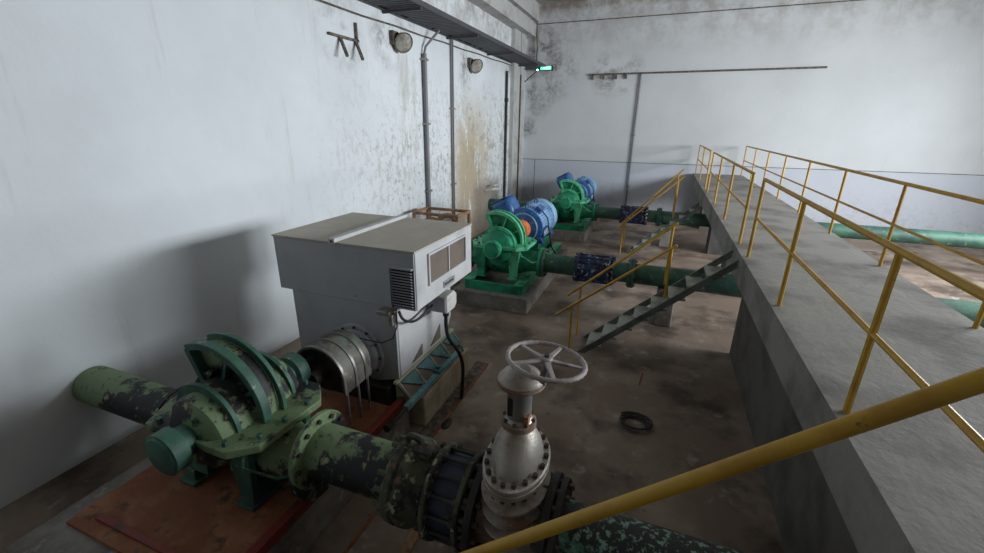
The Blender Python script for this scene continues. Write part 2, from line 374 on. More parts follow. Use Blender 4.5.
# ------------------------------------------------------------------ corner light and back wall pipes
t = thing('exit_light', (-4.6, 17.8, 5.6), 'small glowing green emergency light on a bracket at the corner', 'emergency light')
build('housing', MB().b2(-4.78, -4.28, 17.62, 17.8, 5.50, 5.66), M['dark'], t, bevel=.01)
build('lit_panel', MB().b2(-4.74, -4.33, 17.60, 17.62, 5.52, 5.64), M['exit'], t, smooth=False)
build('lit_mark', MB().b2(-4.62, -4.37, 17.592, 17.60, 5.555, 5.605), M['exit_w'], t, smooth=False)
build('arm', MB().beam((XL+.141, 17.4, 5.55), (-4.78, 17.68, 5.57), .05, .05).beam((XL+.141, 17.45, 5.1), (-4.85, 17.68, 5.54), .035, .035), M['dark'], t)
build('indicator_lamp', MB().lathe((-4.85, 17.6, 5.52), (0, -1, 0), [(.03, 0), (.035, .02), (.01, .04)], 10), M['exit_w'], t)
solo('drop_cable', MB().tube([(-5.02, 17.9, 7.75), (-5.04, 17.93, 7.0), (-4.98, 17.9, 6.3), (-4.97, 17.8, 5.72)], .025, 8), M['soot'], (-5, 17.9, 5.7), 'dark cable hanging in the corner from ceiling to tray end', 'cable')
t = thing('level_pipe', (-1, 17.95, 5.3), 'thin dark pipe fixed level across the back wall right of the green light', 'pipe')
build('pipe', MB().tube([(-2.95, 17.94, 5.33), (4.5, 17.94, 5.33)], .03, 8), M['soot'], t)
for x in (-2.8, -2.4, -1.95, -1.6): build('clamp', MB().box((x, 17.95, 5.26), (.07, .08, .2)), M['soot'], t)
t = thing('slim_conduit', (-1.1, 17.95, 0), 'thin grey conduit dropping down the back wall beside the far pump', 'conduit')
build('pipe', MB().tube([(-1.08, 17.94, 5.3), (-1.1, 17.94, .02)], .032, 8), M['conduit'], t)
for z in (1.3, 3.2): build('clamp', MB().box((-1.09, 17.96, z), (.12, .06, .05)), M['steel'], t)

# ------------------------------------------------------------------ pump sets
AX, AZ = -2.84, 1.22
def make_plinth():
    return solo('concrete_plinth', MB().b2(-3.65, -2.07, 7.46, 11.45, 0, .33), M['conc'], (-2.86, 7.46, 0),
                'dark concrete plinth under the nearer green pump', 'plinth', 'concrete plinths', .015)
def make_base():
    t = thing('base_frame', (AX, 7.6, .33), 'green steel base frame on the plinth of the nearer green pump', 'base frame', 'green pump base frames')
    for x in (-3.42, -2.24): build('side_channel', MB().b2(x-.03, x+.03, 7.6, 11.2, .33, .52), M['green'], t, bevel=.006)
    for y in (7.63, 8.85, 9.65, 11.1): build('cross_channel', MB().b2(-3.39, -2.27, y-.03, y+.03, .33, .515), M['green'], t, bevel=.006)
    for x in (-3.36, -2.30): build('top_flange', MB().b2(x-.09, x+.09, 7.6, 11.2, .52, .54), M['green_l'], t)
    build('motor_pedestal', MB().b2(-3.22, -3.02, 9.7, 11.0, .54, .84).b2(-2.66, -2.46, 9.7, 11.0, .54, .84), M['green'], t, bevel=.01)
    return t
def half(R, n=20, a0=0, a1=PI, cx=AX, cz=AZ):
    return [(cx + R*math.cos(a0 + (a1-a0)*i/n), cz + R*math.sin(a0 + (a1-a0)*i/n)) for i in range(n+1)]
def make_pump():
    yc = 8.2
    t = thing('water_pump', (AX, yc, .54), 'large green split casing pump, the nearer of the two, on its plinth', 'pump', 'green water pumps')
    lo = MB()
    lo.prism(half(.50, a0=PI, a1=2*PI, n=20), 'y', yc-.17, yc+.17)
    lo.lathe((AX, yc-.46, AZ-.02), (0, 1, 0), [(.22, 0), (.31, .06), (.36, .25), (.36, .67), (.31, .86), (.22, .92)], 28)
    lo.lathe((-3.55, yc, .88), (1, 0, 0), [(.21, 0), (.21, .3), (.30, .55)], 28)
    lo.lathe((-2.62, yc, .88), (1, 0, 0), [(.34, 0), (.26, .25), (.205, .45), (.205, .60)], 28)
    build('lower_casing', lo, M['green'], t)
    for x in (-3.20, -2.50):
        s = 1 if x > AX else -1
        f = MB().prism([(x-.13, 1.18), (x+.13, 1.18), (x+.07, .56), (x-.07, .56)], 'y', yc-.34, yc-.28)
        f.b2(x-.10, x+.10, yc-.38, yc+.38, .54, .57)
        f.prism([(x-.13, 1.18), (x+.13, 1.18), (x+.07, .56), (x-.07, .56)], 'y', yc+.28, yc+.34)
        f.prism([(yc-.34, 1.15), (yc+.34, 1.15), (yc+.30, .57), (yc-.30, .57)], 'x', x+s*.03, x+s*.05)
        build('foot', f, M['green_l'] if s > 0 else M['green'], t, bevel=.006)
    sf = MB().prism([(-3.30, yc-.50), (-2.40, yc-.50), (-2.22, yc-.34), (-2.2, yc+.3), (-2.38, yc+.50), (-3.30, yc+.50), (-3.44, yc+.2), (-3.44, yc-.2)], 'z', AZ-.035, AZ+.035)
    s = build('split_flange', sf, M['green_l'], t, bevel=.008)
    for x, y in ((-3.2, -.44), (-2.95, -.45), (-2.7, -.45), (-2.46, -.44), (-2.28, -.28), (-2.26, -.05), (-2.26, .2), (-2.5, .44), (-2.8, .45), (-3.1, .45), (-3.38, .1), (-3.38, -.1)):
        build('bolt', MB().cyl((x, yc+y, AZ+.03), (x, yc+y, AZ+.075), .024, n=6), M['green'], s)
    up = MB()
    # spiral volute half: rises at the left, falls to the split on the right
    CX, CZ, A1 = AX-.10, AZ+.03, math.radians(112)
    def spiral(k, n=26): return [(CX + (.56 + .06*math.sin(A1*i/n))*k*math.cos(A1*i/n), CZ + (.56 + .06*math.sin(A1*i/n))*k*math.sin(A1*i/n)) for i in range(n+1)]
    up.prism(spiral(.90) + [(CX, CZ)], 'y', yc-.06, yc+.06)
    up.prism(half(.40, a0=math.radians(100), a1=PI), 'y', yc-.12, yc+.12)
    u = build('upper_casing', up, M['green'], t)
    for ya, yb in ((yc-.14, yc-.06), (yc+.06, yc+.10)):
        r = MB(); o, i_ = spiral(1.0), spiral(.90)
        r.prism(o + i_[::-1], 'y', ya, yb)
        ca, sa = math.cos(A1), math.sin(A1)
        r.beam((CX+ca*.2, (ya+yb)/2, CZ+sa*.2), (CX+ca*.58, (ya+yb)/2, CZ+sa*.58), yb-ya, .06)
        build('rim', r, M['green_l'], u, bevel=.005)
    for a in (30, 68):
        c, s_ = math.cos(math.radians(a)), math.sin(math.radians(a))
        build('rib', MB().beam((CX+c*.30, yc-.09, CZ+s_*.30), (CX+c*.57, yc-.09, CZ+s_*.57), .04, .03), M['green_l'], u)
    d = MB(); d.lathe((AX, yc-.44, AZ+.03), (0, 1, 0), [(.14, 0), (.20, .03), (.28, .16), (.31, .36)], 28)
    d.lathe((AX, yc+.12, AZ+.03), (0, 1, 0), [(.33, 0), (.30, .16), (.22, .29), (.14, .32)], 28)
    build('suction_dome', d, M['green'], t)
    for y in (yc-.30, yc+.27):
        r = MB(); r.prism(half(.355, cz=AZ+.03) + half(.29, cz=AZ+.03)[::-1], 'y', y, y+.035); build('dome_rim', r, M['green_l'], t)
    for s_ in (-1, 1):
        y0 = yc + s_*.42
        b = MB().lathe((AX, y0, AZ), (0, s_, 0), [(.17, 0), (.13, .03), (.13, .12), (.175, .14), (.175, .24), (.15, .27), (.07, .285)], 26)
        b.prism([(AX-.14, AZ-.02), (AX+.14, AZ-.02), (AX+.08, .86), (AX-.08, .86)], 'y', y0-.02 if s_ < 0 else y0-.06, y0+.06 if s_ < 0 else y0+.02)
        bh = build('bearing_housing', b, M['green'], t)
        c = MB().lathe((AX, y0+s_*.235, AZ), (0, s_, 0), [(.178, 0), (.178, .02), (.14, .03)], 26); build('bearing_cap', c, M['green_l'], bh)
    build('shaft', MB().cyl((AX, yc+.6, AZ), (AX, yc+.98, AZ), .045, n=16), M['steel'], t)
    f = build('suction_flange', MB().lathe((-3.61, yc, .88), (1, 0, 0), [(.31, 0), (.31, .06), (.2, .07)], 32), M['green'], t)
    bolt_set(f, M['green_d'], (-3.55, yc, .88), (1, 0, 0), .26, 12, .022, .04)
    f = build('discharge_flange', MB().lathe((-2.03, yc, .88), (1, 0, 0), [(.2, -.01), (.30, 0), (.30, .06)], 32), M['green'], t)
    bolt_set(f, M['green_d'], (-2.07, yc, .88), (1, 0, 0), .255, 12, .022, .04)
    build('vent_pipe', MB().tube([(-2.42, yc-.3, AZ+.04), (-2.3, yc-.45, 1.1), (-2.12, yc-.32, .95), (-2.03, yc-.25, .95)], .012, 8), M['green_l'], t)
    return t
def make_coupling():
    t = thing('coupling_guard', (AX, 9.35, AZ), 'orange shaft coupling between the nearer green pump and blue motor', 'coupling', 'orange couplings')
    build('drum', MB().lathe((AX, 9.18, AZ), (0, 1, 0), [(.12, 0), (.19, .01), (.23, .04), (.23, .30), (.19, .33), (.10, .34)], 32), M['orange'], t)
    build('hub', MB().lathe((AX, 9.12, AZ), (0, 1, 0), [(.06, 0), (.09, .01), (.09, .07)], 24), M['steel'], t)
    return t
def make_motor():
    y0, y1, R = 9.66, 11.05, .40
    t = thing('electric_motor', (AX, 10.3, .84), 'big blue electric motor behind the nearer green pump', 'motor', 'blue electric motors')
    bd = MB(); n = 44; ring = []
    for i in range(n*4):
        a = 2*PI*i/(n*4); r = R + (.038 if i % 4 in (0, 1) else 0)
        ring.append((AX + r*math.cos(a), AZ + r*math.sin(a)))
    bd.prism(ring, 'y', y0+.05, y1-.1)
    build('finned_body', bd, M['blue_l'], t)
    f = build('end_flange', MB().lathe((AX, 9.55, AZ), (0, 1, 0), [(.12, 0), (.26, .02), (.36, .05), (.45, .06), (.47, .07), (.47, .13), (.43, .17)], 40), M['blue'], t)
    bolt_set(f, M['blue_l'], (AX, 9.63, AZ), (0, -1, 0), .42, 12, .022, .03)
    build('flange_ring', MB().torus((AX, 9.60, AZ), (0, 1, 0), .34, .022, 40, 8), M['blue_l'], f)
    c = build('fan_cowl', MB().lathe((AX, y1-.12, AZ), (0, 1, 0), [(.45, 0), (.47, .02), (.47, .26), (.43, .36), (.30, .38)], 40), M['blue_l'], t)
    g = MB()
    for r in (.1, .18, .26): g.torus((AX, y1+.262, AZ), (0, 1, 0), r, .01, 32, 6)
    build('fan_grille', g, M['dark'], c)
    tb = build('terminal_box', MB().box((AX-.50, 9.85, AZ+.40), (.50, .62, .44), Matrix.Rotation(math.radians(-28), 4, 'Y')), M['blue'], t, bevel=.09)
    build('box_lid', MB().box((AX-.61, 9.85, AZ+.61), (.40, .50, .03), Matrix.Rotation(math.radians(-28), 4, 'Y')), M['blue'], tb, bevel=.01)
    build('terminal_neck', MB().box((AX-.28, 9.90, AZ+.22), (.3, .36, .25), Matrix.Rotation(math.radians(-28), 4, 'Y')), M['blue'], t)
    build('sensor_box', MB().box((AX+.27, 10.05, AZ+.40), (.16, .34, .13), Matrix.Rotation(math.radians(38), 4, 'Y')), M['blue'], t, bevel=.015)
    for y in (9.9, 10.7): build('lifting_eye', MB().torus((AX, y, AZ+.47), (0, 1, 0), .045, .014, 20, 8), M['blue'], t)
    for x in (-1, 1):
        for y in (9.86, 10.78):
            build('foot', MB().prism([(AX+x*.22, .84), (AX+x*.46, .84), (AX+x*.46, .88), (AX+x*.36, 1.05), (AX+x*.20, 1.0)], 'y', y-.12, y+.12), M['blue'], t, bevel=.008)
    # lettering on the side of the motor
    cu = bpy.data.curves.new('lettering', 'FONT'); cu.body = 'WEG'; cu.size = .2; cu.extrude = .004; cu.align_x = 'CENTER'; cu.materials.append(M['white'])
    p = build('maker_plate', MB().box((AX+.455, 9.98, AZ-.12), (.05, .50, .20)), M['blue'], t)
    tmp = bpy.data.objects.new('tmp', cu); COL.objects.link(tmp); bpy.context.view_layer.update()
    me = bpy.data.meshes.new_from_object(tmp.evaluated_get(bpy.context.evaluated_depsgraph_get())); bpy.data.objects.remove(tmp)
    l = bpy.data.objects.new('lettering', me); COL.objects.link(l); l.parent = p
    R3 = Matrix(((0, 0, 1, 0), (1, 0, 0, 0), (0, 1, 0, 0), (0, 0, 0, 1)))
    l.matrix_local = Matrix.Translation(Vector((AX+.481, 9.98, AZ-.19)) - OFF[p.name]) @ R3
    build('supply_cable', MB().tube([(AX+.33, 10.05, AZ+.36), (AX+.47, 10.1, AZ+.18), (AX+.53, 10.12, AZ-.2), (AX+.60, 10.1, .7), (AX+.86, 9.9, .45), (AX+1.0, 9.7, .40)], .018, 8), M['black'], t)
    return t
plinth = make_plinth(); base = make_base(); pump = make_pump(); coup = make_coupling(); motor = make_motor()
dup(plinth, 6.0, 'concrete plinth under the far green pump by the back wall', dx=0.12)
dup(base, 6.0, 'green steel base frame on the plinth of the far green pump', dx=0.2)
dup(pump, 6.0, 'green split casing pump, the far one near the back wall', dx=0.2)
dup(coup, 6.0, 'orange shaft coupling of the far green pump', dx=0.2)
dup(motor, 6.0, 'blue electric motor by the back wall, behind the far green pump', dx=0.2)

# pump of the grey motor's set, dull green, at the left
t0 = copy_tree(pump); t0.location = Vector(pump.location) + Vector((-.36, -6.0, -.08)); t0['label'] = 'dirty dull green pump in front of the large grey motor'
def repaint(o):
    if o.type == 'MESH':
        o.data = o.data.copy(); o.data.materials[0] = M['moss'] if 'casing' in o.name or 'flange' in o.name else M['green_d']
    for c in o.children: repaint(c)
repaint(t0)

# ------------------------------------------------------------------ discharge pipework
def joint(name_label, yc, zc, xa, xb, r, rf, body, ring, boltm, nrod, group=None):
    t = thing('pipe_joint', ((xa+xb)/2, yc, zc), name_label, 'pipe joint', group)
    build('sleeve', MB().lathe((xa, yc, zc), (1, 0, 0), [(r, 0), (r*1.04, .05), (r*1.04, xb-xa-.05), (r, xb-xa)], 36), body, t)
    fl = []
    for x in (xa, xb-.04): fl.append(build('ring', MB().lathe((x, yc, zc), (1, 0, 0), [(rf-.01, 0), (rf, .008), (rf, .032), (rf-.01, .04)], 40), ring, t))
    for i in range(nrod):
        a = 2*PI*(i+.5)/nrod; y = yc + (rf-.035)*math.cos(a); z = zc + (rf-.035)*math.sin(a)
        rod = MB().cyl((xa-.05, y, z), (xb+.05, y, z), .013, n=8)
        for x in (xa-.04, xa+.04, xb-.065, xb+.01): rod.cyl((x, y, z), (x+.025, y, z), .027, n=6)
        build('tie_rod', rod, boltm, t)
    return t
def pipe(xa, xb, yc, zc, r, m, label, group=None, fl=(), name='discharge_pipe', nb=12, fm=None):
    t = thing(name, ((xa+xb)/2, yc, zc), label, 'pipe', group)
    build('pipe_wall', MB().cyl((xa, yc, zc), (xb, yc, zc), r, n=40), m, t)
    for x, rr in fl:
        f = build('flange', MB().lathe((x, yc, zc), (1, 0, 0), [(rr-.008, 0), (rr, .006), (rr, .044), (rr-.008, .05)], 40), M[fm] if fm else m, t)
        bolt_set(f, M['bolt'], (x-.025, yc, zc), (1, 0, 0), rr-.045, nb, .02, .10)
    return t
for yc, nm, n2, x0 in ((8.2, 'nearer', 'near', 0), (14.2, 'far', 'far', .2)):
    pipe(-1.965+x0, -1.28+x0*1.6, yc, .88, .19, M['green_d'], 'short dull green pipe leaving the %s green pump' % nm, 'short green pump outlets', [(-1.96+x0, .29)])
    joint('dark blue bolted pipe joint on the outlet of the %s green pump' % nm, yc, .88, -1.27+x0*1.6, -.62+x0*2, .25, .30, M['blue_d'], M['blue_d'], M['blue_d'], 14, 'blue pipe joints')
    pipe(-.58+x0*2, 10.49, yc, .88, .19, M['green_d'], 'long grey green pipe passing under the stair rails from the %s pump joint' % nm, 'long outlet pipes', [(-.30+x0*2, .28), (-.245+x0*2, .28)])
    for x in (.4,):
        solo('pipe_support', MB().b2(x-.15, x+.15, yc-.25, yc+.25, 0, .685), M['conc'], (x, yc, 0), 'concrete block under the outlet pipe of the %s pump%s' % (nm, ', beside the stair' if x < 1 else ', beyond the walkway'), 'support', 'concrete pipe supports', .02)
    pipe(XL+.01, -3.63+x0, yc, .88, .19, M['green_d'], 'green suction pipe between the left wall and the %s green pump' % nm, 'suction pipes', [(-3.68+x0, .29)], name='suction_pipe')

# ------------------------------------------------------------------ foreground line: Y=2.2
VY, VZ = 2.2, .95
pipe(XL+.01, -4.02, VY, .80, .20, M['moss'], 'dirty green suction pipe between the left wall and the dull green pump', 'suction pipes', [(-4.06, .29)], name='suction_pipe')
t = pipe(-2.36, -1.565, VY, VZ, .215, M['moss'], 'fat green pipe with black bare patches left of the handwheel valve', None, [(-2.36, .32)])
joint_t = thing('crusted_flange_joint', (-1.45, VY, VZ), 'thick crusted flange pair on the patchy green pipe', 'flange')
build('body', MB().lathe((-1.57, VY, VZ), (1, 0, 0), [(.22, 0), (.29, .02), (.32, .05), (.325, .10), (.31, .12), (.325, .15), (.32, .20), (.29, .24), (.26, .34)], 40), M['crust'], joint_t)
bolt_set(joint_t, M['crust'], (-1.60, VY, VZ), (1, 0, 0), .285, 16, .022, .07)
build('lifting_lug', MB().torus((-1.42, VY+.02, VZ+.35), (0, 1, 0.2), .055, .028, 20, 8).box((-1.32, VY-.02, VZ+.33), (.12, .10, .05)), M['crust'], joint_t)
joint('dark navy pipe joint with tie rods left of the handwheel valve', VY, VZ, -1.215, -.93, .27, .34, M['navy'], M['crust'], M['dark'], 14)

# gate valve
vx = -.63
t = thing('gate_valve', (vx, VY, .35), 'silver and rust gate valve with mauve grey handwheel in the foreground', 'valve')
UX = (1, 0, 0)
b = MB().lathe((vx, VY, .42), (0, 0, 1), [(.06, 0), (.14, .04), (.165, .16), (.14, .80), (.14, .90), (.16, .95)], 40, sx=1, sy=1.45, u=UX)
b.lathe((-.86, VY, VZ), (1, 0, 0), [(.25, 0), (.22, .08), (.22, .40), (.25, .47)], 36)
body = build('body', b, M['valve_body'], t)
rb = MB()
for z in (.62, .76, .90, 1.04, 1.15, 1.26):
    build('stiffening_rib', MB().lathe((vx, VY, z), (0, 0, 1), [(.135, -.012), (.222, -.008), (.222, .008), (.135, .012)], 40, sy=1.38, u=UX), M['rib'], body)
for x in (-.89, -.41):
    f = build('pipe_flange', MB().lathe((x, VY, VZ), (1, 0, 0), [(.335, 0), (.345, .006), (.345, .05), (.335, .056)], 44), M['dark'], t)
    bolt_set(f, M['bolt'], (x-.035, VY, VZ), (1, 0, 0), .302, 16, .022, .125)
f = build('bonnet_flange', MB().lathe((vx, VY, 1.37), (0, 0, 1), [(.20, 0), (.21, .008), (.21, .038), (.205, .042), (.205, .05), (.21, .054), (.21, .08), (.20, .088)], 48, sy=1.52, u=UX), M['silver'], t)
bolt_set(f, M['bolt'], (vx, VY, 1.455), (0, 0, 1), .184, 18, .017, .03, sy=1.55, u=UX, ph=.5)
bolt_set(f, M['bolt'], (vx, VY, 1.335), (0, 0, 1), .184, 18, .015, .035, sy=1.55, u=UX, ph=.5)
prof = []
for i in range(11):
    a = PI/2*i/10; prof.append((.158*math.cos(a)*.55 + .158*.45*(1 - i/10)**.5 if i < 10 else .09, .25*math.sin(a)))
bon = MB()
rings = []
for i in range(13):
    k = i/12; r = .165*(1 - k**2.2) + .088*k**2.2; sy = 1.5*(1-k) + 1.0*k
    rings.append([Vector((vx + r*math.cos(2*PI*j/40), VY + r*sy*math.sin(2*PI*j/40), 1.45 + .25*k)) for j in range(40)])
bon.loft(rings)
build('bonnet', bon, M['silver'], t)
n1 = build('gland_flange', MB().lathe((vx, VY, 1.70), (0, 0, 1), [(.10, 0), (.112, .01), (.112, .045), (.09, .055)], 32), M['valve_body'], t)
bolt_set(n1, M['bolt'], (vx, VY, 1.75), (0, 0, 1), .096, 8, .011, .02)
yk = MB().lathe((vx, VY, 1.755), (0, 0, 1), [(.092, 0), (.078, .02), (.078, .22), (.088, .245)], 32)
y_ = build('yoke', yk, M['steel'], t)
build('yoke_slot', MB().b2(vx-.052, vx-.022, VY-.078, VY-.06, 1.81, 1.93), M['black'], y_)
build('rust_clip', MB().box((vx+.065, VY-.05, 1.79), (.03, .05, .07)), M['rust'], y_)
g = MB().lathe((vx+.005, VY, 2.0), (0, 0, 1), [(.09, 0), (.135, .01), (.143, .02), (.143, .045), (.13, .055), (.115, .08), (.07, .105), (.04, .108)], 40)
gb = build('gearbox', g, M['silver'], t)
build('gear_rim', MB().torus((vx+.005, VY, 2.025), (0, 0, 1), .142, .011, 48, 8), M['valve_body'], gb)
build('gear_nose', MB().lathe((vx+.02, VY-.02, 2.09), (.2, -.2, .6), [(.06, 0), (.055, .03), (.035, .05)], 20), M['silver'], gb)
# handwheel on its short shaft
hx, hy, hz = -.48, 2.21, 2.195
W = thing('tmp', (0, 0, 0), 'x', 'x'); bpy.data.objects.remove(W)
tilt = Vector((.09, .07, 1)).normalized()
hw = build('handwheel', MB().torus((hx, hy, hz), tilt, .229, .0145, 64, 10, wave=.10), M['wheel'], t)
a_, u_, v_ = basis(tilt); c_ = Vector((hx, hy, hz))
sp = MB()
for k in range(5):
    a = 2*PI*k/5 + 1.06; d = u_*math.cos(a) + v_*math.sin(a)
    q = a_.cross(d)
    sp.loft([[c_ + d*r + a_*hh*.5*sy + q*wv*sx for sx, sy in ((-1, -1), (1, -1), (1, 1), (-1, 1))] for r, wv, hh in ((.025, .019, .02), (.12, .014, .016), (.228, .013, .014))])
build('spokes', sp, M['wheel'], hw, bevel=.004)
build('hub', MB().lathe(c_ - a_*.03, tilt, [(.036, 0), (.038, .01), (.038, .045), (.03, .052), (.018, .052)], 24), M['wheel'], hw)
build('hub_nut', MB().cyl(c_ + a_*.02, c_ + a_*.036, .016, n=6), M['bolt'], hw)
build('wheel_shaft', MB().cyl(c_ - a_*.17, c_, .022, n=16), M['steel'], t)
# pipe right of the valve
pipe(-.348, 1.45, VY, VZ-.02, .21, M['teal_f'], 'fat dark pipe with flaking teal paint right of the handwheel valve', None, [(-.345, .34)], fm='dark')
solo('valve_support', MB().b2(vx-.2, vx+.2, VY-.3, VY+.3, 0, .42), M['conc'], (vx, VY, 0), 'concrete block under the gate valve', 'support', None, .02)
solo('pipe_support', MB().b2(.6, .9, VY-.3, VY+.3, 0, .70), M['conc'], (.75, VY, 0), 'concrete block under the flaking teal pipe', 'support', 'concrete pipe supports', .02)

# ------------------------------------------------------------------ grey motor set
solo('pump_plinth', MB().b2(-4.3, -2.42, .9, 3.70, 0, .42), M['conc'], (-3.2, 2, 0), 'dark rust-stained concrete plinth under the dull green pump', 'plinth', None, .02)
solo('motor_plinth', MB().b2(-4.3, -2.27, 3.80, 5.13, 0, .42), M['conc_y'], (-3.2, 3, 0), 'pale yellowish concrete plinth under the large grey motor', 'plinth', None, .02)
t = thing('steel_skid', (-2.4, 4.2, .42), 'teal steel frame with triangular webs under the grey motor', 'frame')
build('top_rail', MB().b2(-2.52, -2.47, 3.55, 5.05, .70, .73), M['lime'], t, bevel=.005)
for k in range(5):
    y = 3.60 + k*.35
    build('web_plate', MB().prism([(-2.52, .70), (-2.47, .70), (-2.30, .50), (-2.30, .425), (-2.52, .425)], 'y', y, y+.015), M['lime'], t)
for k in range(4):
    y = 3.615 + k*.35
    a, b, c = Vector((-2.455, y+.0, .70)), Vector((-2.455, y+.30, .70)), Vector((-2.31, y+.31, .525))
    nrm = Vector((.012, 0, .010))
    build('gusset_plate', MB().loft([[a-nrm*.3, b-nrm*.3, c-nrm*.3], [a, b, c]]), M['teal'], t)
build('sloping_plate', MB().prism([(-2.50, .69), (-2.48, .70), (-2.31, .49), (-2.33, .48)], 'y', 3.58, 5.05), M['mesh'], t)
build('lower_rail', MB().b2(-2.345, -2.275, 3.46, 4.88, .455, .525), M['teal_l'], t, bevel=.01)
jk = build('jacking_screw', MB().cyl((-2.31, 3.2, .495), (-2.31, 3.46, .495), .022, n=12).cyl((-2.31, 3.08, .495), (-2.31, 3.18, .495), .045, n=6), M['black'], t)
build('rail_clip', MB().box((-2.31, 4.25, .545), (.10, .14, .04)).cyl((-2.31, 4.25, .56), (-2.31, 4.25, .60), .03, n=6), M['teal'], t)

t = thing('large_electric_motor', (-3.15, 4.3, .42), 'large boxy light grey electric motor with dusty roof at the left', 'motor')
x0, x1, y0, y1, z0, z1 = -4.08, -2.2, 3.62, 5.07, 1.63, 2.27
h = build('hood', MB().b2(x0, x1, y0+.012, y1, z0, z1), M['hood'], t, bevel=.008)
build('front_panel', MB().b2(x0+.005, x1-.012, y0-.004, y0+.012, z0+.005, z1-.005), M['hood_shaded'], h, label='grey front panel of the hood')  # thin panel whose darker grey carries the shade of the front
build('roof_sheet', MB().b2(x0-.01, -3.26, y0-.01, y1+.01, z1, z1+.02).b2(-3.18, x1+.005, y0-.01, y1+.01, z1, z1+.02), M['hood_top'], h, label='dusty beige roof sheet')
rb = build('roof_seam', MB().b2(-3.26, -3.18, y0-.02, y1+.01, z1, z1+.06), M['hood'], h, label='light grey raised seam across the roof')
build('seam_bolt', MB().cyl((-3.22, y0-.03, z1+.03), (-3.22, y0-.018, z1+.03), .014, n=8), M['bolt'], rb)
wf = MB()
for (a, b, c, d) in ((3.88, 4.86, 2.175, 2.20), (3.88, 4.86, 1.835, 1.86), (3.88, 3.905, 1.86, 2.175), (4.835, 4.86, 1.86, 2.175), (4.355, 4.375, 1.86, 2.175)):
    wf.b2(x1, x1+.022, a, b, c, d)
w = build('screen_frame', wf, M['hood'], t)
build('screen', MB().b2(x1+.001, x1+.008, 3.90, 4.36, 1.86, 2.175), M['mesh'], w)
build('screen', MB().b2(x1+.001, x1+.008, 4.37, 4.84, 1.86, 2.175), M['mesh'], w)
lv = MB()
for k in range(13):
    z = 1.685 + k*.031; lv.box((-2.352, y0-.028, z), (.245, .04, .006), Matrix.Rotation(-.6, 4, 'X'))
l = build('louvre', MB().b2(-2.485, -2.22, y0-.012, y0-.002, 1.66, 2.10), M['black'], t, label='dark louvred vent')
build('slats', lv, M['hood_shaded'], l)
build('louvre_frame', MB().b2(-2.50, -2.48, y0-.05, y0-.003, 1.65, 2.11).b2(-2.48, -2.22, y0-.05, y0-.003, 2.095, 2.11), M['hood_shaded'], l)
p = build('name_plate', MB().b2(x1, x1+.012, 4.24, 4.52, 1.685, 1.76), M['plate'], t)
pl = MB()
for k in range(7): pl.b2(x1+.012, x1+.015, 4.265+k*.033, 4.265+k*.033+.02, 1.71, 1.737)
build('embossed_marks', pl, M['dark'], p)
# body under the hood
bd = MB()
bd.prism([(y0+.03, 1.63), (y1-.1, 1.63), (y1-.1, .98), (y1-.28, .74), (y0+.03, .74)], 'x', -3.9, -2.47)
lb = build('lower_body', bd, M['hood'], t, bevel=.012)
build('front_plate', MB().prism([(-3.9, 1.63), (-2.48, 1.63), (-2.48, .74), (-2.75, .66), (-3.6, .66), (-3.9, .78)], 'x' if False else 'y', y0-.002, y0+.03), M['hood_shaded'], lb)
vn = MB()
build('cable_opening', MB().prism([(4.35, .80), (4.62, 1.0), (4.62, .80)], 'x', -2.471, -2.46), M['mesh'], lb)
vn.prism([(3.9, .80), (4.14, .94), (4.14, .80)], 'x', -2.471, -2.46)
build('cable_opening', vn, M['mesh'], lb)
ft = MB()
ft.b2(-3.85, -2.56, 3.5, 4.95, .42, .66)
build('pedestal', ft, M['dark'], t, bevel=.01)
es = MB().lathe((-3.02, y0, .98), (0, -1, 0), [(.36, -.01), (.36, .02), (.33, .03), (.30, .028), (.28, .05), (.20, .07), (.18, .10), (.10, .11)], 40)
e = build('end_shield', es, M['hood_shaded'], t)
bolt_set(e, M['bolt'], (-3.02, y0-.03, .98), (0, -1, 0), .33, 12, .016, .02)
build('shaft_collar', MB().lathe((-3.02, y0-.10, .98), (0, -1, 0), [(.2, -.02), (.2, .02), (.12, .04)], 28), M['black'], e)
solo('seepage_wire', MB().tube([(-2.44, y0-.03, 1.63), (-2.42, y0-.06, 1.45), (-2.47, y0-.08, 1.3), (-2.62, y0-.09, 1.22), (-2.9, y0-.12, 1.24), (-3.2, y0-.12, 1.28)], .007, 6), M['black'], (-2.5, y0, 1.3), 'thin black wire looping across the front of the grey motor', 'wire')
solo('gauge_bracket', MB().box((-2.55, y0-.07, 1.60), (.16, .12, .05)).box((-2.47, y0-.06, 1.52), (.05, .10, .13)), M['steel'], (-2.5, y0, 1.6), 'small rusty bracket under the louvre on the grey motor', 'bracket', None, .008)
t = thing('junction_box', (-2.38, 4.45, 1.45), 'pale grey cable junction box on the side of the grey motor', 'junction box')
build('box', MB().prism([(4.30, 1.32), (4.52, 1.32), (4.58, 1.37), (4.58, 1.50), (4.51, 1.56), (4.30, 1.54)], 'x', -2.465, -2.19), M['pale'], t, bevel=.015)
build('side_cover', MB().prism([(-2.45, 1.335), (-2.205, 1.335), (-2.205, 1.525), (-2.45, 1.525)], 'y', 4.275, 4.30), M['jbox_side'], t, bevel=.01)
build('gland', MB().cyl((-2.27, 4.42, 1.24), (-2.27, 4.42, 1.325), .04, n=14), M['black'], t)
build('top_gland', MB().cyl((-2.3, 4.48, 1.55), (-2.3, 4.48, 1.60), .03, n=12), M['steel'], t)
